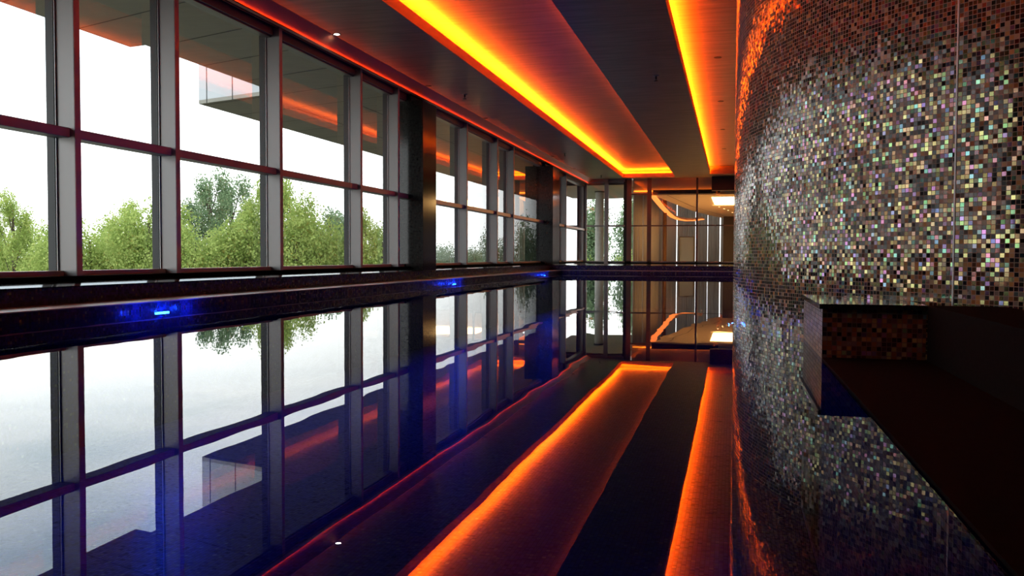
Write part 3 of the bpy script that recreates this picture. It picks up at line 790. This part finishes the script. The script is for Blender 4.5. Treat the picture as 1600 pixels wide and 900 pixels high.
TREES = [
 # kind, x, y, tip height, width, turn, label
 ('airy', -59.8, 64.0, 4.81, 1.29, 1.2, 'pointed airy tree in the window bay cut by the left edge'),
 ('round', -50.4, 58.0, 2.92, 1.45, 0.4, 'bushy light green tree low behind the first fin from the left edge'),
 ('round', -48.9, 60.0, 2.98, 1.50, 2.2, 'low bushy green tree in the left half of the notched-roof window bay'),
 ('round', -52.0, 66.0, 3.31, 1.65, 0.2, 'bushy tree peeping out between the two low trees of the notched-roof bay'),
 ('airy', -53.3, 70.0, 4.39, 1.41, 4.3, 'thin pointed treetop rising in the middle of the notched-roof bay'),
 ('round', -43.6, 60.0, 5.21, 1.50, 5.2, 'large bushy light green tree in the right half of the notched-roof bay'),
 ('round', -43.3, 62.0, 4.13, 1.55, 3.9, 'bushy tree peeping out behind the fin left of the white-fascia bay'),
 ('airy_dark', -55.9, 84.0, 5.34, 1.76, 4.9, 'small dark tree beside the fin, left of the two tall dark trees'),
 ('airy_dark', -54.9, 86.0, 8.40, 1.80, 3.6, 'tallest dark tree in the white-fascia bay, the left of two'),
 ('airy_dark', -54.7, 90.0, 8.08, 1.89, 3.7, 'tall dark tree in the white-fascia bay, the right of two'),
 ('round', -38.3, 58.0, 2.85, 1.45, 1.2, 'low bushy light green tree in front of the tallest dark tree'),
 ('round', -37.4, 60.0, 2.92, 1.50, 3.6, 'low bushy tree showing between two bigger green trees, white-fascia bay'),
 ('round', -35.8, 61.0, 4.01, 1.52, 6.0, 'bushy light green tree at the right end of the white-fascia bay'),
 ('airy', -35.9, 64.0, 5.43, 1.29, 4.8, 'pointed treetop just left of the fin that ends the white-fascia bay'),
 ('airy', -33.6, 62.0, 6.19, 1.25, 0.5, 'highest pointed light green treetop, behind the second fin before the granite pier'),
 ('round', -31.2, 60.0, 4.77, 1.50, 3.5, 'large bushy light green tree filling the bay right of the white-fascia bay'),
 ('round', -30.7, 62.0, 4.02, 1.55, 2.2, 'bushy light green tree on the right of that bay, lower than its neighbour'),
 ('airy_dark', -35.1, 74.0, 3.80, 1.55, 4.6, 'dark treetop near the right end of the bay with the large bushy tree'),
 ('airy_dark', -35.5, 78.0, 3.54, 1.64, 0.7, 'dark treetop behind the fin of the narrow bay by the granite pier'),
 ('airy', -27.4, 64.0, 3.30, 1.29, 0.8, 'pointed light green tree in the narrow bay left of the granite pier'),
 ('round', -25.2, 62.0, 2.93, 1.55, 4.3, 'low bushy tree in the narrow bay left of the granite pier'),
]
for t in TREES: tree(*t, 'trees beyond the windows')
tree('round', -97.6, 100.0, 5.22, 2.6, 0, 'far green tree low at the very left edge of the first bay', 'trees beyond the windows')
tree('round', -93.0, 104.0, 4.91, 2.6, 2.1, 'far green tree showing right of the pointed airy tree, first bay', 'trees beyond the windows')
FAR = [(-49.8, 150.0, 2.28), (-46.7, 150.0, 2.5), (-42.2, 145.0, 1.9)]
for i, (x, y, tp) in enumerate(FAR):
    tree('far', x, y, tp, 2.2, i * 1.3, 'hazy pale tree in the distance just right of the granite pier, %s of three' % ['leftmost', 'middle', 'rightmost'][i], 'distant hazy trees')
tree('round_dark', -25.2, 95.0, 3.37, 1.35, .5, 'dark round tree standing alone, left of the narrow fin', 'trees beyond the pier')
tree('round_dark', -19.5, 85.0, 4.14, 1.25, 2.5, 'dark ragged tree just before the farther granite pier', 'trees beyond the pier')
tree('poplar', -14.3, 78.0, 4.3, 1.2, .7, 'poplar in the first pane beside the far corner', 'poplars beyond the end window')
tree('poplar', -12.2, 80.0, 5.2, 1.5, 2.1, 'broad poplar left of the pale outdoor column', 'poplars beyond the end window')
tree('poplar', -8.9, 79.0, 5.6, 1.2, 3.0, 'poplar right of the pale outdoor column', 'poplars beyond the end window')
tree('round', -11.0, 70.0, .9, .9, 1.0, 'low yellow green bush under the poplars', 'bushes beyond the end window')
tree('round', -7.4, 66.0, 1.1, .8, 4.4, 'low yellow green bush right of the outdoor column', 'bushes beyond the end window')

# ------------------------------------------------------------------ blue lamps of the pool
def blue(x, y, z, label, energy, half=.13):
    """slim bar lens set in a frame on a wall that faces the pool, washing the wall to both sides"""
    rr = empty('pool_light', (x, y, z), label, 'pool light', 'blue pool lights')
    bb = MB(); bb.box(x, x + .014, y - half - .012, y + half + .012, z - .022, z + .022, .004); bb.build('bezel', mt['alu'], rr)
    bb = MB(); bb.box(x + .012, x + .022, y - half, y + half, z - .013, z + .013, .005); bb.build('lens', mt['blue_led'], rr)
    for dy, dx_, fr in ((0, .07, 1), (.5, .16, .9), (-.45, .16, .7)) if half > .1 else ((0, .05, 1),):
        ld = bpy.data.lights.new('pool_light_glow', 'POINT'); ld.energy = energy * fr; ld.color = (.015, .09, 1); ld.shadow_soft_size = .012
        lo = bpy.data.objects.new('pool_light_glow', ld); COL.objects.link(lo); lo.location = (dx_, dy, .015); lo.parent = rr
for y, nm in ((9.15, 'brightest blue lamp at the water line below the windows, nearest the camera'), (20.5, 'second blue lamp at the water line below the windows'), (31.2, 'third blue lamp at the water line near the far corner')):
    blue(PX0, y, -.035, nm, 7.0)
blue(-.035, 8.95, -.02, 'small blue lamp at the water line beside the round column', .3, .03)
# unseen area lights added along the long sides to turn the basin blue
for y0, y1, sx in ((1.4, 34.2, 0), (1.4, 5.6, 1), (15.0, 34.2, 1)):
    ld = bpy.data.lights.new('added_underwater_glow', 'AREA'); ld.shape = 'RECTANGLE'; ld.size = .12; ld.size_y = y1 - y0
    ld.energy = 1.5 * (y1 - y0); ld.color = (.05, .09, 1)
    lo = bpy.data.objects.new('added_underwater_glow', ld); COL.objects.link(lo)
    lo.location = (PX1 - .03 if sx else PX0 + .03, (y0 + y1) / 2, -.55)
    lo.rotation_euler = (0, PI / 2 if sx else -PI / 2, 0)

# ------------------------------------------------------------------ picture settings
S.view_settings.view_transform = 'Standard'; S.view_settings.look = 'None'
S.view_settings.gamma = 1; S.view_settings.use_curve_mapping = False; S.view_settings.exposure = .42
try:
    S.cycles.use_denoising = True
    S.cycles.max_bounces = 10; S.cycles.diffuse_bounces = 5; S.cycles.glossy_bounces = 6; S.cycles.transparent_max_bounces = 24
    S.cycles.sample_clamp_indirect = 8; S.cycles.caustics_reflective = False; S.cycles.caustics_refractive = False
except Exception: pass
